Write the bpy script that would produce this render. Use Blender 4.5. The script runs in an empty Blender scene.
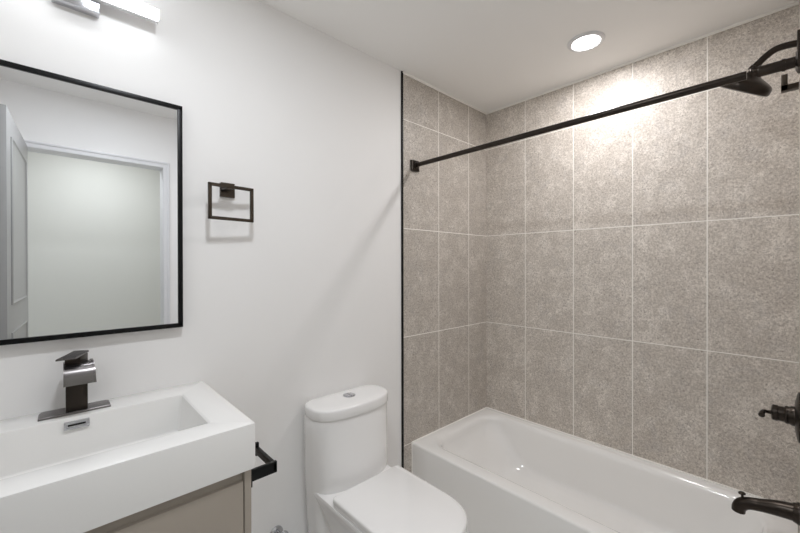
import bpy, bmesh, math
from mathutils import Vector, Matrix
PI = math.pi
S = bpy.context.scene
COL = S.collection

# ------------------------------------------------------------------ camera
YA = 1.481      # face of the back wall
XB = 2.2253     # face of the tiled long wall
YC = -0.021     # face of the tiled wall with the shower fittings
CEIL = 2.44
yaw, pitch, roll = 0.8192, -0.0031, -0.0017
cam = bpy.data.cameras.new('camera'); cam_o = bpy.data.objects.new('camera', cam); COL.objects.link(cam_o)
cam.sensor_width = 36; cam.lens = 365.83 * 36 / 800; cam.clip_start = 0.01
d = Vector((math.cos(yaw), math.sin(yaw), 0)); r = Vector((math.sin(yaw), -math.cos(yaw), 0)); u = Vector((0, 0, 1))
d2 = d * math.cos(pitch) + u * math.sin(pitch); u2 = u * math.cos(pitch) - d * math.sin(pitch)
r3 = r * math.cos(roll) + u2 * math.sin(roll); u3 = u2 * math.cos(roll) - r * math.sin(roll)
M = Matrix.Identity(4)
for i in range(3):
    M[i][0] = r3[i]; M[i][1] = u3[i]; M[i][2] = -d2[i]
M[2][3] = 1.36
cam_o.matrix_world = M
S.camera = cam_o

# ------------------------------------------------------------------ world, exposure
w = bpy.data.worlds.new('world'); S.world = w; w.use_nodes = True
w.node_tree.nodes['Background'].inputs[0].default_value = (0.8, 0.85, 0.95, 1)
w.node_tree.nodes['Background'].inputs[1].default_value = 0.3
S.view_settings.view_transform = 'Standard'; S.view_settings.look = 'None'
S.view_settings.gamma = 1; S.view_settings.use_curve_mapping = False
S.view_settings.exposure = 0.47
ROOM_W, TUB_W, HALL_FILL_W = 6.8, 5.5, 6.6     # watts of the recessed lamps; the hall one is added fill
LENS = 5.0                                   # glow of their lenses
LAMP_BAR = 7.8                               # glow of the bar over the mirror
S.cycles.max_bounces = 14; S.cycles.diffuse_bounces = 10; S.cycles.glossy_bounces = 6
S.cycles.sample_clamp_indirect = 8

# ------------------------------------------------------------------ materials
def srgb(c):
    return tuple(((v / 255) / 12.92 if v / 255 <= 0.04045 else ((v / 255 + 0.055) / 1.055) ** 2.4) for v in c) + (1,)

def mat(name, col, rough=0.5, metal=0.0, coat=0.0, noise=0.0, nscale=40, bump=0.0, bscale=200, spec=0.5):
    m = bpy.data.materials.new(name); m.use_nodes = True
    nt = m.node_tree; b = nt.nodes['Principled BSDF']
    c = srgb(col)
    b.inputs['Base Color'].default_value = c; b.inputs['Roughness'].default_value = rough
    b.inputs['Metallic'].default_value = metal; b.inputs['Coat Weight'].default_value = coat
    b.inputs['Coat Roughness'].default_value = 0.05; b.inputs['Specular IOR Level'].default_value = spec
    tc = nt.nodes.new('ShaderNodeTexCoord')
    n = nt.nodes.new('ShaderNodeTexNoise'); n.inputs['Scale'].default_value = nscale; n.inputs['Detail'].default_value = 3
    nt.links.new(tc.outputs['Object'], n.inputs['Vector'])
    mx = nt.nodes.new('ShaderNodeMix'); mx.data_type = 'RGBA'
    mx.inputs['A'].default_value = tuple(v * (1 - noise) for v in c[:3]) + (1,)
    mx.inputs['B'].default_value = tuple(min(1, v * (1 + noise)) for v in c[:3]) + (1,)
    nt.links.new(n.outputs['Fac'], mx.inputs['Factor']); nt.links.new(mx.outputs['Result'], b.inputs['Base Color'])
    if bump:
        n2 = nt.nodes.new('ShaderNodeTexNoise'); n2.inputs['Scale'].default_value = bscale
        nt.links.new(tc.outputs['Object'], n2.inputs['Vector'])
        bp = nt.nodes.new('ShaderNodeBump'); bp.inputs['Strength'].default_value = bump; bp.inputs['Distance'].default_value = 0.001
        nt.links.new(n2.outputs['Fac'], bp.inputs['Height']); nt.links.new(bp.outputs['Normal'], b.inputs['Normal'])
    return m

def emit(name, col, strength):
    m = bpy.data.materials.new(name); m.use_nodes = True; b = m.node_tree.nodes['Principled BSDF']
    b.inputs['Base Color'].default_value = (0.8, 0.8, 0.8, 1)
    b.inputs['Emission Color'].default_value = tuple(col) + (1,); b.inputs['Emission Strength'].default_value = strength
    return m

def tile_mat(name, axis, u0, z0, W=0.305, T=0.61, tone=1.0):
    """12 x 24 inch stone-look tiles stacked upright; axis = object coordinate running along the wall."""
    m = bpy.data.materials.new(name); m.use_nodes = True
    nt = m.node_tree; N = nt.nodes; L = nt.links; b = N['Principled BSDF']
    tc = N.new('ShaderNodeTexCoord'); sp = N.new('ShaderNodeSeparateXYZ'); L.new(tc.outputs['Object'], sp.inputs[0])
    def math_(op, a, bb=None, c=None):
        n = N.new('ShaderNodeMath'); n.operation = op
        for i, v in enumerate((a, bb, c)):
            if v is None: continue
            if isinstance(v, (int, float)): n.inputs[i].default_value = v
            else: L.new(v, n.inputs[i])
        return n.outputs[0]
    U = math_('DIVIDE', math_('SUBTRACT', sp.outputs[axis], u0), W)
    V = math_('DIVIDE', math_('SUBTRACT', sp.outputs[2], z0), T)
    def dist(x, size):   # distance to the nearest joint in metres
        f = math_('FRACT', x)
        return math_('MULTIPLY', math_('MINIMUM', f, math_('SUBTRACT', 1.0, f)), size)
    dm = math_('MINIMUM', dist(U, W), dist(V, T))
    mr = N.new('ShaderNodeMapRange'); mr.interpolation_type = 'SMOOTHSTEP'
    mr.inputs['From Min'].default_value = 0.0018; mr.inputs['From Max'].default_value = 0.0025
    L.new(dm, mr.inputs['Value'])
    # id of each tile shifts the stone pattern
    cid = N.new('ShaderNodeCombineXYZ')
    L.new(math_('MULTIPLY', math_('FLOOR', U), 3.7), cid.inputs[0]); L.new(math_('MULTIPLY', math_('FLOOR', V), 5.3), cid.inputs[1])
    va = N.new('ShaderNodeVectorMath'); va.operation = 'ADD'; L.new(tc.outputs['Object'], va.inputs[0]); L.new(cid.outputs[0], va.inputs[1])
    def noise(scale, detail, rough=0.6, dist_=0.0):
        n = N.new('ShaderNodeTexNoise'); n.inputs['Scale'].default_value = scale; n.inputs['Detail'].default_value = detail
        n.inputs['Roughness'].default_value = rough; n.inputs['Distortion'].default_value = dist_
        L.new(va.outputs[0], n.inputs['Vector']); return n.outputs['Fac']
    def ramp(fac, stops):
        rr = N.new('ShaderNodeValToRGB'); L.new(fac, rr.inputs[0]); e = rr.color_ramp.elements
        while len(e) < len(stops): e.new(0.5)
        for k, (p, c) in enumerate(stops):
            e[k].position = p; e[k].color = c
        return rr.outputs[0]
    def mix(f, a, bb, mode='MIX'):
        n = N.new('ShaderNodeMix'); n.data_type = 'RGBA'; n.blend_type = mode
        if isinstance(f, (int, float)): n.inputs['Factor'].default_value = f
        else: L.new(f, n.inputs['Factor'])
        for nm, v in (('A', a), ('B', bb)):
            if isinstance(v, tuple): n.inputs[nm].default_value = v
            else: L.new(v, n.inputs[nm])
        return n.outputs['Result']
    k = tone
    base = ramp(noise(10, 7, 0.72, 0.5), [(0.34, srgb((150*k, 146*k, 143*k))), (0.50, srgb((161*k, 154*k, 146*k))), (0.66, srgb((169*k, 163*k, 157*k)))])
    grain = ramp(noise(110, 8, 0.9), [(0.40, srgb((112*k, 104*k, 96*k))), (0.50, srgb((160*k, 153*k, 145*k))), (0.60, srgb((200*k, 195*k, 188*k)))])
    col = mix(0.62, base, grain)
    # pale veins, chips and dark pits
    vein = math_('ABSOLUTE', math_('SUBTRACT', noise(34, 8, 0.75, 1.4), 0.5))
    vr = ramp(vein, [(0.0, (1, 1, 1, 1)), (0.045, (0, 0, 0, 1))])
    blot = ramp(noise(11, 6, 0.7), [(0.46, (0, 0, 0, 1)), (0.61, (1, 1, 1, 1))])
    vfac = math_('MULTIPLY', math_('MULTIPLY', vr, blot), 0.66)
    col = mix(vfac, col, srgb((214*k, 209*k, 202*k)))
    pits = ramp(noise(120, 5, 0.7, 0.5), [(0.35, (1, 1, 1, 1)), (0.44, (0, 0, 0, 1))])
    col = mix(math_('MULTIPLY', pits, 0.65), col, srgb((92*k, 84*k, 77*k)))
    col = mix(mr.outputs[0], srgb((244, 241, 235)), col)
    L.new(col, b.inputs['Base Color'])
    ro = math_('MULTIPLY_ADD', mr.outputs[0], -0.45, 0.85); L.new(math_('ADD', ro, math_('MULTIPLY', noise(40, 3), 0.10)), b.inputs['Roughness'])
    h = math_('ADD', math_('MULTIPLY', mr.outputs[0], 1.0), math_('MULTIPLY', noise(95, 4), 0.22))
    bp = N.new('ShaderNodeBump'); bp.inputs['Strength'].default_value = 0.5; bp.inputs['Distance'].default_value = 0.001
    L.new(h, bp.inputs['Height']); L.new(bp.outputs['Normal'], b.inputs['Normal'])
    return m

M_PAINT = mat('wall_paint', (238, 237, 236), 0.55, bump=0.05, bscale=350)
M_CEIL = mat('ceiling_paint', (244, 243, 241), 0.8)
M_HALL = mat('hall_paint', (218, 217, 209), 0.6)
M_TRIM = mat('trim_paint', (222, 222, 224), 0.3)
M_DOOR = mat('door_paint', (158, 158, 157), 0.3)
M_CAULK = mat('white_caulk', (245, 243, 238), 0.5)
M_BLACK = mat('black_metal', (18, 18, 19), 0.35, 0.6)
M_BRONZE = mat('dark_bronze', (57, 51, 46), 0.3, 0.85, noise=0.1)
M_HOOK = mat('hook_bronze', (78, 70, 62), 0.35, 0.85, noise=0.1)
M_GUN_LIT = mat('gunmetal', (128, 124, 124), 0.26, 0.95, noise=0.06)  # colour lightened to stand in for bright reflections on the faucet
M_CHROME = mat('chrome', (205, 206, 210), 0.12, 1.0)
M_CHINA = mat('white_china', (238, 237, 236), 0.12, coat=0.6)
M_ACRYL = mat('white_enamel', (243, 242, 240), 0.13, coat=0.5)
M_SINK = mat('sink_resin', (231, 230, 228), 0.25, coat=0.2)
M_CAB = mat('greige_lacquer', (160, 151, 140), 0.38, noise=0.03, nscale=8)
M_MIRROR = mat('mirror_glass', (248, 250, 252), 0.0, 1.0)
M_DARK = mat('dark_void', (8, 8, 8), 0.8)
M_FLOOR = mat('floor_stone', (236, 235, 232), 0.4, noise=0.08, nscale=14)
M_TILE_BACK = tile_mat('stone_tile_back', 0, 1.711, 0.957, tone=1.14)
M_TILE_SIDE = tile_mat('stone_tile_side', 1, YA - 0.2959, 0.957, tone=1.22)  # same tile; paler tone stands in for stronger light on this wall
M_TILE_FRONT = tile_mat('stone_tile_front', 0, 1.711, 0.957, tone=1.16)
C_COOL, C_WARM = (0.91, 0.95, 1.0), (1.0, 0.975, 0.98)
M_LENS = emit('lamp_lens', (1.0, 0.995, 0.98), LENS)
M_LAMP_BAR = emit('lamp_bar', (0.93, 0.965, 1.0), LAMP_BAR)

# ------------------------------------------------------------------ mesh helpers
def finish(name, bm, m, parent=None, smooth=True, angle=40):
    bmesh.ops.recalc_face_normals(bm, faces=bm.faces[:])
    me = bpy.data.meshes.new(name); bm.to_mesh(me); bm.free()
    if smooth:
        me.shade_smooth()
        me.set_sharp_from_angle(angle=math.radians(angle))
    me.materials.append(m)
    o = bpy.data.objects.new(name, me); COL.objects.link(o)
    if parent is not None:
        o.parent = parent; o.matrix_parent_inverse = Matrix.Translation(parent.location).inverted() if parent.type == 'EMPTY' else Matrix.Identity(4)
    return o

def tag(o, label=None, cat=None, group=None, kind=None):
    if label: o['label'] = label
    if cat: o['category'] = cat
    if group: o['group'] = group
    if kind: o['kind'] = kind
    return o

def thing(name, loc, label, cat, group=None):
    e = bpy.data.objects.new(name, None); COL.objects.link(e); e.location = loc; e.empty_display_size = 0.05
    return tag(e, label, cat, group)

def struct(name, bm, m, **k):
    return tag(finish(name, bm, m, **k), kind='structure')

def box(bm, x0, x1, y0, y1, z0, z1, bev=0.0, seg=2, mtx=None):
    mm = Matrix.Translation(((x0+x1)/2, (y0+y1)/2, (z0+z1)/2)) @ Matrix.Diagonal((x1-x0, y1-y0, z1-z0, 1))
    g = bmesh.ops.create_cube(bm, size=1, matrix=mm)
    vs = g['verts']
    if bev:
        es = list({e for v in vs for e in v.link_edges})
        g2 = bmesh.ops.bevel(bm, geom=es, offset=bev, segments=seg, affect='EDGES', profile=0.6)
        vs = [v for v in g2['verts']] + [v for v in vs if v.is_valid]
        vs = list({v for v in vs if v.is_valid} | {v for f in g2['faces'] for v in f.verts})
    if mtx is not None:
        bmesh.ops.transform(bm, matrix=mtx, verts=list(set(vs)))
    return bm

def B(*a, **k):
    return box(bmesh.new(), *a, **k)

def loft(bm, rings, cap0=True, cap1=True):
    R = [[bm.verts.new(p) for p in ring] for ring in rings]
    n = len(R[0])
    for a, b_ in zip(R, R[1:]):
        for i in range(n):
            bm.faces.new((a[i], a[(i+1) % n], b_[(i+1) % n], b_[i]))
    if cap0: bm.faces.new(R[0][::-1])
    if cap1: bm.faces.new(R[-1])
    return bm

def lathe(bm, prof, origin, axis=(0, 0, 1), n=40):
    """prof = [(radius, height along axis)]"""
    q = Vector((0, 0, 1)).rotation_difference(Vector(axis).normalized())
    o = Vector(origin)
    rings = [[o + q @ Vector((rr*math.cos(2*PI*i/n), rr*math.sin(2*PI*i/n), h)) for i in range(n)] for rr, h in prof]
    return loft(bm, rings)

def smooth_path(pts, radii, sub=6):
    """Catmull-Rom through points"""
    P = [Vector(p) for p in pts]; out = []; rad = []
    for i in range(len(P)-1):
        p0 = P[max(i-1, 0)]; p1 = P[i]; p2 = P[i+1]; p3 = P[min(i+2, len(P)-1)]
        for s in range(sub):
            t = s / sub
            out.append(0.5*((2*p1)+(-p0+p2)*t+(2*p0-5*p1+4*p2-p3)*t*t+(-p0+3*p1-3*p2+p3)*t**3))
            rad.append(radii[i]*(1-t)+radii[i+1]*t)
    out.append(P[-1]); rad.append(radii[-1])
    return out, rad

def tube(bm, pts, radii, n=20, sub=6):
    P, Rr = smooth_path(pts, radii, sub)
    rings = []; nrm = None
    for i, p in enumerate(P):
        t = (P[min(i+1, len(P)-1)] - P[max(i-1, 0)]).normalized()
        if nrm is None:
            a = Vector((0, 0, 1)) if abs(t.z) < 0.9 else Vector((1, 0, 0))
            nrm = (a - t*a.dot(t)).normalized()
        else:
            nrm = (nrm - t*nrm.dot(t)).normalized()
        bi = t.cross(nrm)
        rings.append([p + Rr[i]*(math.cos(2*PI*k/n)*nrm + math.sin(2*PI*k/n)*bi) for k in range(n)])
    return loft(bm, rings)

def rrect(x0, x1, y0, y1, rad, z, n=8):
    pts = []
    for cx, cy, a0 in ((x1-rad, y1-rad, 0), (x0+rad, y1-rad, PI/2), (x0+rad, y0+rad, PI), (x1-rad, y0+rad, 1.5*PI)):
        for k in range(n+1):
            a = a0 + PI/2*k/n
            pts.append((cx+rad*math.cos(a), cy+rad*math.sin(a), z))
    return pts

def dshape(cx, hw, yb, ys, yf, z, rb=0.02, p=2.3, nb=6, nf=36):
    """outline with a straight back at yb, straight sides to ys and a rounded front reaching yf (yf < ys < yb)"""
    pts = []
    for k in range(nb+1):
        a = PI/2*k/nb
        pts.append((cx+hw-rb+rb*math.cos(a), yb-rb+rb*math.sin(a), z))
    for k in range(nb+1):
        a = PI/2+PI/2*k/nb
        pts.append((cx-hw+rb+rb*math.cos(a), yb-rb+rb*math.sin(a), z))
    for k in range(nf+1):
        a = PI + PI*k/nf
        c, s = math.cos(a), math.sin(a)
        pts.append((cx+hw*math.copysign(abs(c)**(2/p), c), ys+(ys-yf)*math.copysign(abs(s)**(2/p), s), z))
    return pts

# ------------------------------------------------------------------ the room
XL = -0.42        # left wall
YD = -0.185       # face of the wall with the door
YP = YA + 0.003   # painted part of the back wall lies a tile's thickness behind the tiles
struct('floor', B(XL-0.1, XB+0.1, YD-0.12, YA+0.1, -0.05, 0), M_FLOOR, smooth=False)
struct('ceiling', B(XL-0.1, XB+0.1, YD-0.12, YA+0.12, CEIL, CEIL+0.05), M_CEIL, smooth=False)
struct('wall_back', B(XL-0.1, 1.397, YP, YP+0.1, 0, CEIL), M_PAINT, smooth=False)
tag(struct('wall_back_tiled', B(1.407, XB, YA, YP+0.1, 0, CEIL), M_TILE_BACK, smooth=False))
struct('wall_right', B(XB, XB+0.1, YC-0.1, YP+0.1, 0, CEIL), M_TILE_SIDE, smooth=False)
struct('wall_front', B(1.42, XB, YD-0.1, YC, 0, CEIL), M_TILE_FRONT, smooth=False)
struct('wall_left', B(XL-0.1, XL, YD-0.1, YP, 0, CEIL), M_PAINT, smooth=False)
# wall with the door opening
OX0, OX1, OZ = -0.160, 0.562, 2.073
bm = bmesh.new()
box(bm, XL, OX0, YD-0.11, YD, 0, CEIL); box(bm, OX1, 1.42, YD-0.11, YD, 0, CEIL); box(bm, OX0, OX1, YD-0.11, YD, OZ, CEIL)
struct('wall_door_side', bm, M_PAINT, smooth=False)
# door casing with a raised outer bead, mitred round the opening
bm = bmesh.new()
cw = 0.036
prof = [(-0.004, -0.11), (-0.004, 0.009), (0.0, 0.011), (0.019, 0.012), (0.022, 0.0145), (0.026, 0.0175), (cw-0.003, 0.0175), (cw, 0.014), (cw, 0.0002), (0.0005, 0.0002), (0.0005, -0.11)]
loft(bm, [[(OX0-o, YD+h, 0.0) for o, h in prof], [(OX0-o, YD+h, OZ+o) for o, h in prof], [(OX1+o, YD+h, OZ+o) for o, h in prof], [(OX1+o, YD+h, 0.0) for o, h in prof]])
struct('trim_1', bm, M_TRIM, angle=20)
# hall beyond the door
bm = bmesh.new()
HY = -1.35
box(bm, -1.6, 2.2, HY-0.1, HY, 0, CEIL)
struct('wall_hall', bm, M_HALL, smooth=False)
bm = bmesh.new(); box(bm, -1.7, -1.6, HY, YD-0.11, 0, CEIL); box(bm, 2.2, 2.3, HY, YD-0.1, 0, CEIL)
struct('wall_hall_ends', bm, M_HALL, smooth=False)
struct('floor_hall', B(-1.7, 2.3, HY-0.1, YD-0.12, -0.05, 0), M_FLOOR, smooth=False)
struct('ceiling_hall', B(-1.7, 2.3, HY-0.1, YD-0.12, CEIL, CEIL+0.05), M_CEIL, smooth=False)
# baseboards
bm = bmesh.new(); box(bm, 0.40, 1.396, YP-0.012, YP, 0, 0.09, bev=0.003); struct('baseboard_back', bm, M_TRIM)
bm = bmesh.new(); box(bm, OX1+cw, 1.42, YD, YD+0.012, 0, 0.09, bev=0.003); struct('baseboard_front', bm, M_TRIM)
# black edge strip where the tiles stop, white caulk lines along ceiling and tub
struct('trim_2', B(1.3960, 1.4068, YA-0.005, YP+0.002, 0, CEIL-0.001), M_BLACK, smooth=False)
bm = bmesh.new()
box(bm, 1.3995, XB, YA-0.005, YA+0.001, CEIL-0.012, CEIL+0.001, bev=0.002)
box(bm, XB-0.005, XB+0.001, YC, YA, CEIL-0.012, CEIL+0.001, bev=0.002)
struct('trim_3', bm, M_CAULK)
struct('trim_4', B(1.407, 1.4105, YA-0.0015, YA+0.002, 0, CEIL-0.006), M_CAULK, smooth=False)

# door leaf, swung into the room beside the camera
hx, hy = -0.130, YD+0.014
dl, dh, dt = 0.745, 2.068, 0.035
bm = bmesh.new()
box(bm, -dt, 0, 0, dl, 0.008, dh, bev=0.002)
door = struct('door_1', bm, M_DOOR)
def shaker(z0, z1):
    # recessed field bordered by a sloping moulding, on the face towards the vanity mirror
    y0, y1 = 0.11, dl-0.11
    b = bmesh.new()
    prof = [(0.0, 0.004), (0.006, 0.007), (0.012, 0.002), (0.022, 0.0006)]
    rings = [[(px, y0+i, z0+i), (px, y1-i, z0+i), (px, y1-i, z1-i), (px, y0+i, z1-i)] for i, px in prof]
    rings.insert(0, [(0, y0, z0), (0, y1, z0), (0, y1, z1), (0, y0, z1)])
    loft(b, rings, cap0=False, cap1=True)
    return b
for z0, z1 in ((1.18, dh-0.11), (0.20, 1.05)):
    p = finish('door_panel', shaker(z0, z1), M_DOOR, None); p.parent = door
bm = bmesh.new()
lathe(bm, [(0.0, 0), (0.026, 0), (0.026, 0.006), (0.011, 0.01), (0.010, 0.03), (0.024, 0.038), (0.027, 0.05), (0.02, 0.06), (0.0, 0.062)], (0, dl-0.06, 0.98), (1, 0, 0), 24)
p = finish('door_knob', bm, M_BRONZE, None); p.parent = door
door.location = (hx, hy, 0); door.rotation_euler = (0, 0, math.radians(2.6))

# ------------------------------------------------------------------ lamps in the ceilings
def recessed(name, x, y, rad, watts, colour, spread, label, cat='ceiling light'):
    t = thing(name, (x, y, CEIL), label, cat)
    b = bmesh.new()
    lathe(b, [(rad*1.02, 0.0005), (rad*1.34, 0.0005), (rad*1.34, -0.003), (rad*1.30, -0.006), (rad*1.06, -0.009), (rad*1.0, -0.006), (rad*1.0, 0.0)], (x, y, CEIL), n=64)
    finish('trim_ring', b, M_TRIM, t)
    b = bmesh.new(); lathe(b, [(0.0005, -0.004), (rad*0.995, -0.004), (rad*0.995, -0.006), (0.0005, -0.0062)], (x, y, CEIL), n=64)
    finish('lens', b, M_LENS, t)
    la = bpy.data.lights.new('lamp', 'AREA'); la.shape = 'DISK'; la.size = rad*1.9; la.energy = watts; la.color = colour; la.spread = math.radians(spread)
    lo = bpy.data.objects.new('lamp', la); COL.objects.link(lo); lo.parent = t; lo.location = (0, 0, -0.008)
    return t
recessed('recessed_light', 1.867, 0.679, 0.061, TUB_W, C_WARM, 180, 'round white recessed light glowing in the ceiling above the bathtub')
recessed('recessed_light', 0.26, 0.64, 0.075, ROOM_W, C_COOL, 180, 'round white recessed light in the ceiling over the middle of the bathroom, nearer the door')
recessed('recessed_light', 0.25, -0.72, 0.085, HALL_FILL_W, C_COOL, 180, 'unseen round white light added in the hall ceiling as fill through the door')  # unseen lamp added to brighten the hall and fill the room

# ------------------------------------------------------------------ bathtub
t = thing('bathtub', (1.85, 0.73, 0), 'long white alcove bathtub against the stone-tiled walls', 'bathtub')
ZR = 0.348
x0, x1, y0, y1 = 1.474, XB-0.001, YC+0.001, YA-0.001
rings = [rrect(x0+0.006, x1, y0, y1, 0.004, 0.0), rrect(x0+0.003, x1, y0, y1, 0.004, 0.25),
         rrect(x0, x1, y0, y1, 0.004, ZR-0.012), rrect(x0+0.001, x1, y0, y1, 0.005, ZR-0.006), rrect(x0+0.004, x1-0.002, y0+0.002, y1-0.002, 0.006, ZR-0.0015), rrect(x0+0.010, x1-0.006, y0+0.006, y1-0.006, 0.008, ZR)]
ix0, ix1, iy0, iy1 = x0+0.078, x1-0.052, y0+0.075, y1-0.055
for off, dz, rr in ((0.0, -0.0005, 0.13), (0.008, -0.002, 0.129), (0.016, -0.005, 0.127), (0.023, -0.011, 0.125), (0.029, -0.020, 0.123), (0.033, -0.034, 0.122), (0.036, -0.055, 0.121)):
    rings.append(rrect(ix0+off-0.012, ix1-off+0.012, iy0+off-0.012, iy1-off+0.012, rr, ZR+dz, 8))
for f, z, rr in ((0.25, 0.24, 0.13), (0.55, 0.16, 0.14), (0.78, 0.115, 0.15), (0.9, 0.098, 0.15)):
    rings.append(rrect(ix0+0.025+0.03*f, ix1-0.025-0.03*f, iy0+0.024+0.05*f, iy1-0.024-0.20*f, rr, z, 8))
for off, z in ((0.062, 0.088), (0.078, 0.078), (0.098, 0.073), (0.13, 0.071)):
    rings.append(rrect(ix0+off+0.004, ix1-off-0.004, iy0+off+0.024, iy1-off-0.159, 0.15-min(0.03, off/4), z, 8))
# denser corners are already the same vertex count in every ring
bm = bmesh.new(); loft(bm, rings)
finish('tub_shell', bm, M_ACRYL, t, angle=89)
bm = bmesh.new(); lathe(bm, [(0.0005, 0), (0.034, 0), (0.036, 0.002), (0.03, 0.004), (0.012, 0.0035), (0.0005, 0.003)], (1.85, 0.24, 0.0711), n=32)
finish('drain', bm, M_BRONZE, t)
bm = bmesh.new()
box(bm, x0+0.002, XB, YA-0.007, YA+0.001, ZR-0.004, ZR+0.005, bev=0.0015); box(bm, XB-0.007, XB+0.001, YC, YA, ZR-0.004, ZR+0.005, bev=0.0015)
box(bm, x0-0.003, x0+0.004, YA-0.004, YA+0.001, 0.0, ZR+0.002)
struct('trim_5', bm, M_CAULK)

# ------------------------------------------------------------------ toilet
t = thing('toilet', (0.965, 1.15, 0), 'white one-piece skirted toilet standing between vanity and bathtub', 'toilet')
bm = bmesh.new()
# tank, running down to the floor as the rear of the skirt
loft(bm, [dshape(0.975, hw, 1.477, ys, yf, z, rb=0.05, p=pp, nb=10) for z, hw, ys, yf, pp in (
    (0.0, 0.165, 1.38, 1.32, 2.4), (0.20, 0.182, 1.38, 1.31, 2.4), (0.36, 0.192, 1.38, 1.285, 2.4), (0.42, 0.195, 1.38, 1.272, 2.4), (0.45, 0.196, 1.38, 1.272, 2.4),
    (0.52, 0.197, 1.38, 1.276, 2.4), (0.62, 0.198, 1.38, 1.282, 2.4), (0.706, 0.199, 1.38, 1.286, 2.4), (0.712, 0.197, 1.38, 1.288, 2.4))])
# bowl and skirt
loft(bm, [dshape(0.962, hw, yb, ys, yf, z, rb=0.03, p=2.3) for z, hw, yb, ys, yf in (
    (0.0, 0.105, 1.42, 1.02, 0.89), (0.03, 0.108, 1.42, 1.02, 0.885), (0.14, 0.112, 1.42, 1.01, 0.865), (0.24, 0.128, 1.42, 0.99, 0.82),
    (0.32, 0.156, 1.42, 0.965, 0.785), (0.37, 0.173, 1.40, 0.96, 0.770), (0.395, 0.181, 1.40, 0.96, 0.765), (0.408, 0.181, 1.40, 0.96, 0.765), (0.411, 0.179, 1.40, 0.96, 0.767))])
finish('toilet_body', bm, M_CHINA, t, angle=35)
bm = bmesh.new()
loft(bm, [dshape(0.975, hw, yb, 1.385, yf, z, rb=rb, p=2.6, nb=10) for z, hw, yb, yf, rb in (
    (0.7125, 0.196, 1.474, 1.286, 0.066), (0.713, 0.2005, 1.478, 1.281, 0.07), (0.717, 0.2025, 1.480, 1.279, 0.07), (0.748, 0.2025, 1.480, 1.279, 0.07), (0.7535, 0.2005, 1.478, 1.281, 0.068), (0.7560, 0.197, 1.475, 1.2845, 0.065), (0.7570, 0.191, 1.470, 1.290, 0.06), (0.7578, 0.150, 1.44, 1.32, 0.05))])
lid = finish('tank_lid', bm, M_CHINA, t, angle=50)
bm = bmesh.new(); lathe(bm, [(0.0005, 0.757), (0.029, 0.757), (0.029, 0.7595), (0.027, 0.7610), (0.025, 0.7600), (0.0005, 0.7600)], (0.984, 1.400, 0), n=40)
bt = finish('button_ring', bm, M_CHROME, t)
for s in (-1, 1):
    b = bmesh.new()
    pts = [(0.0012*s, -0.0225), (0.0012*s, 0.0225)] + [(s*0.0238*math.cos(a), 0.0238*math.sin(a)) for a in [1.25-2.5*k/12 for k in range(13)]]
    c = Vector((0.984, 1.400, 0))
    rg = [[Vector((c.x+px*f, c.y+py*f, z)) for px, py in pts] for f, z in ((1, 0.7598), (1, 0.7612), (0.93, 0.7620))]
    loft(b, rg); finish('flush_button', b, M_CHROME, bt, angle=30)
bm = bmesh.new()
loft(bm, [dshape(0.962, hw, 1.232, 0.965, yf, z, rb=0.012, p=2.45) for z, hw, yf in ((0.413, 0.174, 0.772), (0.4135, 0.177, 0.769), (0.422, 0.177, 0.769), (0.4245, 0.175, 0.771))])
finish('seat', bm, M_CHINA, t, angle=50)
bm = bmesh.new()
loft(bm, [dshape(0.962, hw, 1.234, 0.965, yf, z, rb=0.012, p=2.45) for z, hw, yf in ((0.4255, 0.174, 0.774), (0.426, 0.178, 0.768), (0.438, 0.1785, 0.767), (0.4425, 0.177, 0.769), (0.4445, 0.173, 0.773), (0.4455, 0.160, 0.785))])
finish('seat_lid', bm, M_CHINA, t, angle=50)

# water supply valve low on the back wall
t = thing('supply_valve', (0.655, YP, 0.225), 'small chrome water supply valve on the wall between vanity and toilet', 'valve')
c = (0.668, YP, 0.231)
bm = bmesh.new(); lathe(bm, [(0.0005, 0), (0.030, 0), (0.029, 0.004), (0.02, 0.010), (0.010, 0.012), (0.0005, 0.012)], c, (0, -1, 0), 32); finish('escutcheon', bm, M_CHROME, t)
bm = bmesh.new(); lathe(bm, [(0.0005, 0.010), (0.009, 0.010), (0.009, 0.035), (0.014, 0.037), (0.014, 0.062), (0.008, 0.064), (0.0005, 0.066)], c, (0, -1, 0), 24)
lathe(bm, [(0.0005, 0), (0.008, 0), (0.008, 0.022), (0.0005, 0.022)], (c[0], YP-0.048, c[2]), (0, 0, 1), 20); finish('valve_body', bm, M_CHROME, t)
bm = bmesh.new()
cc = Vector((c[0], YP-0.074, c[2]))
loft(bm, [[cc+Vector((sc*0.021*math.cos(a), dy, sc*0.014*math.sin(a))) for a in [2*PI*k/24 for k in range(24)]] for sc, dy in ((0.6, 0.012), (1, 0.008), (1.05, 0.0), (0.95, -0.006), (0.5, -0.009))])
finish('valve_handle', bm, M_CHROME, t)
bm = bmesh.new(); tube(bm, [(c[0], YP-0.048, c[2]+0.02), (c[0]+0.02, YP-0.05, c[2]+0.022), (c[0]+0.06, YP-0.05, c[2]-0.04), (c[0]+0.115, YP-0.05, c[2]-0.06)], [0.005]*4, 12); finish('supply_hose', bm, M_CHROME, t)

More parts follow.
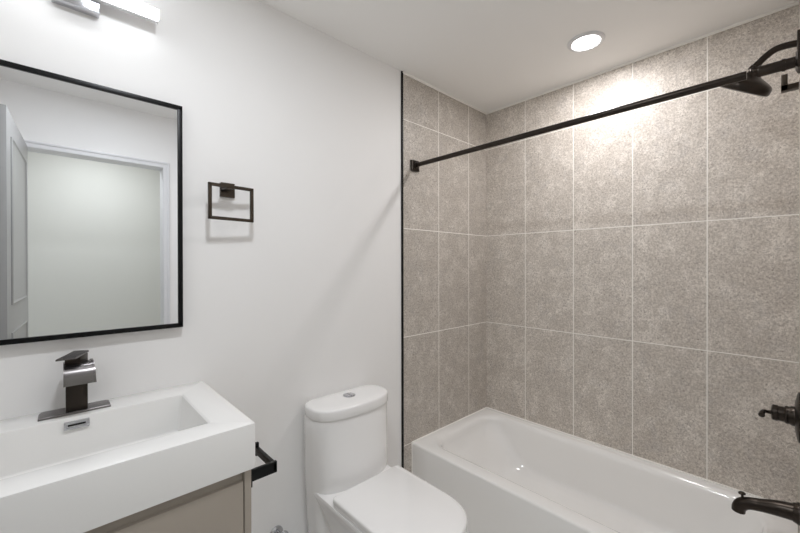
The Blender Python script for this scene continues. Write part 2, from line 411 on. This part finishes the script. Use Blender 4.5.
# ------------------------------------------------------------------ vanity
VX0, VX1, VY, VT, VB = -0.315, 0.387, 0.986, 0.937, 0.815
t = thing('vanity_cabinet', (0.036, 1.24, 0), 'greige vanity cabinet with flat drawer under the white sink', 'cabinet')
CX0, CX1, CY = VX0+0.009, VX1-0.0085, 0.993
bm = bmesh.new()
box(bm, CX0, CX0+0.018, CY, YP-0.002, 0.09, VB, bev=0.001); box(bm, CX1-0.018, CX1, CY, YP-0.002, 0.09, VB, bev=0.001)
box(bm, CX0+0.018, CX1-0.018, CY+0.03, YP-0.002, 0.09, VB-0.002)
finish('cabinet_body', bm, M_CAB, t)
bm = bmesh.new(); box(bm, CX0+0.03, CX1-0.03, CY+0.05, YP-0.01, 0, 0.09); finish('plinth', bm, M_DARK, t)
bm = bmesh.new(); box(bm, CX0+0.0185, CX1-0.0185, CY+0.012, CY+0.029, VB-0.045, VB-0.001, bev=0.001); finish('grip_channel', bm, M_CAB, t)
for z0, z1 in ((0.455, 0.787), (0.095, 0.427)):
    bm = bmesh.new(); box(bm, CX0+0.0205, CX1-0.0205, CY+0.0005, CY+0.0185, z0, z1, bev=0.0012); finish('drawer_front', bm, M_CAB, t)

t = thing('vanity_sink', (0.036, 1.24, VB), 'thick white rectangular sink basin on top of the greige vanity cabinet', 'sink')
bx0, bx1, by0, by1 = -0.232, 0.302, 1.068, 1.374
rings = [rrect(VX0, VX1, VY, YP-0.001, 0.002, VB+0.0005, 4), rrect(VX0, VX1, VY, YP-0.001, 0.002, VT-0.003, 4), rrect(VX0+0.001, VX1-0.001, VY+0.001, YP-0.002, 0.002, VT-0.0008, 4), rrect(VX0+0.003, VX1-0.003, VY+0.003, YP-0.004, 0.002, VT, 4)]
rings += [rrect(bx0, bx1, by0, by1, 0.008, VT, 4), rrect(bx0+0.003, bx1-0.003, by0+0.003, by1-0.003, 0.008, VT-0.0012, 4), rrect(bx0+0.006, bx1-0.006, by0+0.005, by1-0.005, 0.008, VT-0.005, 4)]
rings += [rrect(bx0+0.014, bx1-0.015, by0+0.010, by1-0.010, 0.010, VT-0.095, 4), rrect(bx0+0.020, bx1-0.021, by0+0.015, by1-0.015, 0.012, VT-0.109, 4), rrect(bx0+0.034, bx1-0.035, by0+0.028, by1-0.028, 0.014, VT-0.115, 4), rrect(bx0+0.20, bx1-0.20, by0+0.12, by1-0.12, 0.014, VT-0.119, 4)]
bm = bmesh.new(); loft(bm, rings); finish('basin', bm, M_SINK, t, angle=30)
# overflow plate on the rear basin wall
ox0, ox1, oz0, oz1, oy = 0.010, 0.064, VT-0.031, VT-0.009, by1-0.0065
bm = bmesh.new(); tilt = Matrix.Translation((0, oy, VT-0.02)) @ Matrix.Rotation(math.radians(-4), 4, 'X') @ Matrix.Translation((0, -oy, -(VT-0.02)))
fr = 0.0055
box(bm, ox0, ox1, oy-0.005, oy+0.004, oz1-fr, oz1, bev=0.0008, mtx=tilt); box(bm, ox0, ox1, oy-0.005, oy+0.004, oz0, oz0+fr, bev=0.0008, mtx=tilt)
box(bm, ox0, ox0+fr, oy-0.005, oy+0.004, oz0+fr*0.6, oz1-fr*0.6, bev=0.0008, mtx=tilt); box(bm, ox1-fr, ox1, oy-0.005, oy+0.004, oz0+fr*0.6, oz1-fr*0.6, bev=0.0008, mtx=tilt)
box(bm, ox0+fr*0.8, ox1-fr*0.8, oy-0.0028, oy+0.003, oz0+fr*0.8, oz1-fr*0.8, mtx=tilt)
ov = finish('overflow_cover', bm, M_CHROME, t); ov['label'] = 'chrome overflow cover'
bm = bmesh.new(); box(bm, ox0+0.008, ox1-0.008, oy-0.0035, oy+0.002, oz0+0.0085, oz1-0.0085, mtx=tilt); finish('overflow_slot', bm, M_DARK, ov)
bm = bmesh.new(); lathe(bm, [(0.0005, 0), (0.030, 0), (0.031, 0.003), (0.026, 0.006), (0.0005, 0.0065)], (0.036, 1.22, VT-0.1185), n=32); dr = finish('drain', bm, M_GUN_LIT, t)

# faucet
t = thing('faucet', (0.037, 1.43, VT), 'dark gunmetal waterfall faucet on the back ledge of the white sink', 'faucet')
bm = bmesh.new()
rings = []
for i, z in ((0.0, VT+0.0003), (0.0, VT+0.005), (0.0015, VT+0.0072), (0.005, VT+0.008)):
    rings.append([(-0.042+i, 1.396+i, z), (0.115-i, 1.396+i, z), (0.115-i, 1.440, z), (0.109-i, 1.456-i, z), (-0.036+i, 1.456-i, z), (-0.042+i, 1.440, z)])
loft(bm, rings); finish('base_plate', bm, M_GUN_LIT, t, angle=20)
bm = bmesh.new(); box(bm, 0.0145, 0.0625, 1.408, 1.452, VT+0.007, 1.078, bev=0.0015); finish('faucet_column', bm, M_BRONZE, t)
# curved waterfall sheet with low side walls
def sheet(off):
    c = [(1.452, 1.066), (1.43, 1.079), (1.40, 1.086), (1.372, 1.085), (1.350, 1.076), (1.338, 1.059), (1.333, 1.034)]
    P, _ = smooth_path([(0, a, b_) for a, b_ in c], [0]*len(c), 5)
    out = []
    for i, p in enumerate(P):
        tt = (P[min(i+1, len(P)-1)]-P[max(i-1, 0)]).normalized(); nn = Vector((0, tt.z, -tt.y))
        out.append(p + nn*off)
    return out
A, Bq = sheet(0.0), sheet(-0.006)
bm = bmesh.new()
rings = []
n_ = len(A)
for i in range(n_):
    f = i/(n_-1); xa, xb = 0.0125-0.001*f, 0.0665+0.008*f
    a, b_ = A[i], Bq[i]
    rings.append([(xa, a.y, a.z), (xb, a.y, a.z), (xb, b_.y, b_.z), (xa, b_.y, b_.z)])
loft(bm, rings); 
for xx0, xx1 in ((0.010, 0.0135), (0.066, 0.0700)):
    rg = []
    for i in range(n_):
        f = i/(n_-1); sh = (-0.001*f if xx0 < 0.03 else 0.008*f)
        a, b_ = sheet(0.0025)[i], Bq[i]
        rg.append([(xx0+sh, a.y, a.z), (xx1+sh, a.y, a.z), (xx1+sh, b_.y, b_.z), (xx0+sh, b_.y, b_.z)])
    loft(bm, rg)
finish('spout', bm, M_GUN_LIT, t, angle=30)  # same finish as the column; paler colour stands in for reflected light
mh = Matrix.Translation((0.037, 1.400, 0)) @ Matrix.Rotation(math.radians(-26), 4, 'Z')
bm = bmesh.new(); box(bm, -0.017, 0.0195, -0.022, 0.020, 1.070, 1.106, bev=0.0015, mtx=mh); hb = finish('handle', bm, M_BRONZE, t)
bm = bmesh.new()
rg = []
for (ax_, ay), (bx_, by_), zz in (((0.033, 1.428), (0.0650, 1.408), 1.113), ((0.0145, 1.390), (0.050, 1.379), 1.110), ((-0.006, 1.350), (0.035, 1.348), 1.1075)):
    rg.append([(ax_, ay, zz), (bx_, by_, zz), (bx_, by_, zz-0.0045), (ax_, ay, zz-0.0045)])
loft(bm, rg); finish('lever', bm, M_GUN_LIT, hb, angle=20)

# toilet paper holder on the cabinet's side
t = thing('toilet_paper_holder', (CX1, 1.022, 0.783), 'empty black square-bar paper holder on the right side of the vanity', 'paper holder')
bm = bmesh.new(); box(bm, CX1+0.0003, CX1+0.006, 1.000, 1.045, 0.757, 0.804, bev=0.001); finish('wall_plate', bm, M_BLACK, t)
bm = bmesh.new(); hbx = 0.455
box(bm, CX1+0.004, hbx, 1.002, 1.012, 0.771, 0.802, bev=0.001)
box(bm, hbx-0.010, hbx, 1.002, 1.139, 0.776, 0.797, bev=0.001)
box(bm, hbx-0.010, hbx, 1.130, 1.140, 0.770, 0.810, bev=0.001)
finish('holder_bar', bm, M_BLACK, t)

# ------------------------------------------------------------------ mirror
t = thing('wall_mirror', (0.035, YP, 1.14), 'rectangular mirror in a thin black frame above the sink', 'mirror')
mx0, mx1, mz0, mz1 = -0.250, 0.3205, 1.145, 1.919
f = 0.0145; yf, yb = YA-0.022, YP-0.0005
bm = bmesh.new()
box(bm, mx0, mx1, yf, yb, mz1-f, mz1, bev=0.001); box(bm, mx0, mx1, yf, yb, mz0, mz0+f, bev=0.001)
box(bm, mx0, mx0+f, yf, yb, mz0+f*0.5, mz1-f*0.5, bev=0.001); box(bm, mx1-f, mx1, yf, yb, mz0+f*0.5, mz1-f*0.5, bev=0.001)
finish('mirror_frame', bm, M_BLACK, t)
bm = bmesh.new(); box(bm, mx0+f*0.7, mx1-f*0.7, yf+0.005, yf+0.010, mz0+f*0.7, mz1-f*0.7); finish('mirror_glass', bm, M_MIRROR, t, smooth=False)

# vanity light
t = thing('vanity_light', (0.04, YP, 2.18), 'chrome bar light glowing white on the wall above the mirror', 'wall light')
bm = bmesh.new(); box(bm, -0.012, 0.0965, YA-0.030, YP, 2.134, 2.245, bev=0.002); finish('backplate', bm, M_CHROME, t)
bm = bmesh.new(); box(bm, -0.165, 0.2465, YA-0.064, YA-0.046, 2.171, 2.200, bev=0.003, seg=3); df = finish('diffuser', bm, M_LAMP_BAR, t)
bm = bmesh.new(); box(bm, -0.165, 0.2465, YA-0.0465, YA-0.0305, 2.1685, 2.2025, bev=0.001); finish('light_channel', bm, M_TRIM, t)
for a in (-0.1655, 0.2445):
    bm = bmesh.new(); box(bm, a, a+0.0025, YA-0.0645, YA-0.031, 2.1700, 2.2010, bev=0.0008); finish('end_cap', bm, M_CAULK, t)

# towel ring
t = thing('towel_ring', (0.466, YP, 1.648), 'black square towel ring on the white wall beside the mirror', 'towel ring')
bm = bmesh.new(); box(bm, 0.449, 0.502, YP-0.010, YP, 1.622, 1.669, bev=0.001); box(bm, 0.452, 0.478, YA-0.070, YP-0.006, 1.644, 1.660, bev=0.001)
box(bm, 0.432, 0.480, YA-0.071, YA-0.048, 1.647, 1.663, bev=0.0015)
finish('wall_mount', bm, M_HOOK, t)
bm = bmesh.new(); g = 0.0115
mr = Matrix.Translation((0.472, YA-0.060, 0)) @ Matrix.Rotation(math.radians(4), 4, 'Z')
for a in ((-0.082, 0.082, -0.005, 0.005, 1.658-g, 1.658), (-0.082, 0.082, -0.005, 0.005, 1.527, 1.527+g), (-0.082, -0.082+g, -0.005, 0.005, 1.529, 1.656), (0.082-g, 0.082, -0.005, 0.005, 1.529, 1.656)):
    box(bm, *a, bev=0.001, mtx=mr)
finish('ring', bm, M_HOOK, t)

# ------------------------------------------------------------------ shower fittings
t = thing('shower_curtain_rod', (1.49, 0.73, 1.93), 'long dark bronze curtain rod spanning the alcove above the bathtub', 'curtain rod')
RX, RZ = 1.49, 1.930
bm = bmesh.new()
loft(bm, [[(RX+0.006-s, yy, RZ-s), (RX+0.006+s, yy, RZ-s), (RX+0.006+s, yy, RZ+s), (RX+0.006-s, yy, RZ+s)] for s, yy in ((0.030, YA-0.0005), (0.030, YA-0.012), (0.027, YA-0.016), (0.016, YA-0.022))])
lathe(bm, [(0.0005, 0), (0.0165, 0), (0.0165, 0.022), (0.0005, 0.022)], (RX, YA-0.014, RZ), (0, -1, 0), 28)
finish('end_flange', bm, M_BRONZE, t, angle=20)
bm = bmesh.new(); RZ2 = RZ-0.010
loft(bm, [[(RX-s, yy, RZ2-s), (RX+s, yy, RZ2-s), (RX+s, yy, RZ2+s), (RX-s, yy, RZ2+s)] for s, yy in ((0.026, YC+0.0005), (0.026, YC+0.007), (0.024, YC+0.010), (0.017, YC+0.014))])
finish('end_flange', bm, M_BRONZE, t, angle=20)
bm = bmesh.new(); lathe(bm, [(0.0005, 0), (0.0122, 0), (0.0122, 1.36), (0.0005, 1.36)], (RX, YA-0.03, RZ), (0, -1, -0.0068), 28); finish('inner_tube', bm, M_BRONZE, t)
bm = bmesh.new()
lathe(bm, [(0.0135, 0.068), (0.0155, 0.068), (0.0165, 0.065), (0.0165, 0.062), (0.0150, 0.060), (0.0150, 0.019), (0.0170, 0.019), (0.0170, 0.012), (0.0150, 0.012), (0.0150, -0.015), (0.0005, -0.015)], (RX, 0, RZ-0.0099), (0, 1, 0.0068), 28)
finish('outer_tube', bm, M_BRONZE, t)

SX = 1.85
t = thing('overhead_shower', (SX, YC, 2.12), 'round dark bronze shower head on a bent arm behind the curtain rod', 'shower head')
bm = bmesh.new(); box(bm, SX-0.036, SX+0.036, YC+0.0003, YC+0.009, 2.086, 2.148, bev=0.003); finish('arm_flange', bm, M_BRONZE, t)
bm = bmesh.new(); tube(bm, [(SX, YC+0.004, 2.117), (SX, 0.012, 2.121), (SX, 0.040, 2.119), (SX, 0.064, 2.104), (SX, 0.082, 2.087), (SX, 0.094, 2.074)], [0.0112]*6); finish('shower_arm', bm, M_BRONZE, t)
nn = Vector((-0.245, -0.528, 0.813)).normalized()
cb = Vector((SX, 0.127, 2.000))
bm = bmesh.new(); lathe(bm, [(0.0005, -0.001), (0.062, -0.001), (0.070, 0.0), (0.077, 0.002), (0.080, 0.007), (0.0795, 0.022), (0.076, 0.030), (0.066, 0.037), (0.048, 0.045), (0.029, 0.053), (0.019, 0.060), (0.017, 0.066), (0.0005, 0.068)], cb, nn, 48); hd = finish('head', bm, M_BRONZE, t)
bm = bmesh.new()
lathe(bm, [(0.0005, 0.060), (0.013, 0.060), (0.017, 0.066), (0.017, 0.074), (0.012, 0.080), (0.0005, 0.082)], cb, nn, 28)
ax = (Vector((SX, 0.082, 2.087))-Vector((SX, 0.098, 2.070))).normalized()
lathe(bm, [(0.0005, 0), (0.015, 0), (0.015, 0.012), (0.0125, 0.014), (0.0125, 0.026), (0.0005, 0.026)], (SX, 0.100, 2.068), ax, 8)
finish('swivel_nut', bm, M_BRONZE, t)

t = thing('robe_hook', (1.6, YC, 1.89), 'small dark square hook on the shower wall under the curtain rod end', 'hook')
bm = bmesh.new(); box(bm, 1.582, 1.618, YC+0.0003, YC+0.005, 1.874, 1.906, bev=0.001); finish('hook_plate', bm, M_HOOK, t)
bm = bmesh.new(); box(bm, 1.588, 1.612, YC+0.006, 0.022, 1.881, 1.897, bev=0.001); box(bm, 1.588, 1.612, 0.008, 0.022, 1.881, 1.929, bev=0.001); finish('hook_arm', bm, M_HOOK, t)

t = thing('shower_valve', (SX, YC, 0.836), 'dark bronze round shower valve with lever on the tiles above the tub spout', 'shower valve')
VZ = 0.838
bm = bmesh.new(); lathe(bm, [(0.0005, 0), (0.084, 0), (0.084, 0.003), (0.079, 0.006), (0.045, 0.012), (0.0005, 0.012)], (SX, YC+0.0003, VZ), (0, 1, 0), 48); finish('escutcheon', bm, M_BRONZE, t)
bm = bmesh.new(); lathe(bm, [(0.0005, 0.008), (0.034, 0.010), (0.033, 0.020), (0.030, 0.024), (0.0295, 0.028), (0.031, 0.030), (0.030, 0.034), (0.026, 0.038), (0.0255, 0.052), (0.0275, 0.054), (0.027, 0.066), (0.022, 0.069), (0.0005, 0.070)], (SX, YC, VZ), (0, 1, 0), 36); vb = finish('valve_body', bm, M_BRONZE, t)
bm = bmesh.new()
tube(bm, [(SX, 0.045, VZ-0.002), (SX-0.004, 0.058, VZ-0.002), (SX-0.012, 0.066, VZ+0.001), (SX-0.028, 0.070, VZ-0.001), (SX-0.045, 0.071, VZ-0.006)], [0.008, 0.0055, 0.006, 0.0075, 0.009])
finish('lever', bm, M_BRONZE, vb)

t = thing('tub_spout', (SX, YC, 0.507), 'dark bronze tub spout with a small pull knob over the bathtub end', 'spout')
bm = bmesh.new(); lathe(bm, [(0.0005, 0), (0.036, 0), (0.036, 0.005), (0.033, 0.009), (0.031, 0.016), (0.0005, 0.016)], (SX, YC+0.0003, 0.507), (0, 1, 0), 36); finish('flange', bm, M_BRONZE, t)
bm = bmesh.new()
tube(bm, [(SX, YC+0.010, 0.507), (SX, 0.03, 0.502), (SX, 0.075, 0.492), (SX, 0.106, 0.484), (SX, 0.123, 0.474), (SX, 0.132, 0.459), (SX, 0.134, 0.443)], [0.0290, 0.0260, 0.0215, 0.0205, 0.0210, 0.0205, 0.0195], n=28)
sb = finish('spout_body', bm, M_BRONZE, t)
bm = bmesh.new(); lathe(bm, [(0.0005, 0), (0.0045, 0), (0.004, 0.016), (0.0105, 0.019), (0.011, 0.022), (0.007, 0.026), (0.0005, 0.027)], (SX, 0.122, 0.492), (0, 0.12, 1), 20); finish('diverter_knob', bm, M_BRONZE, sb)
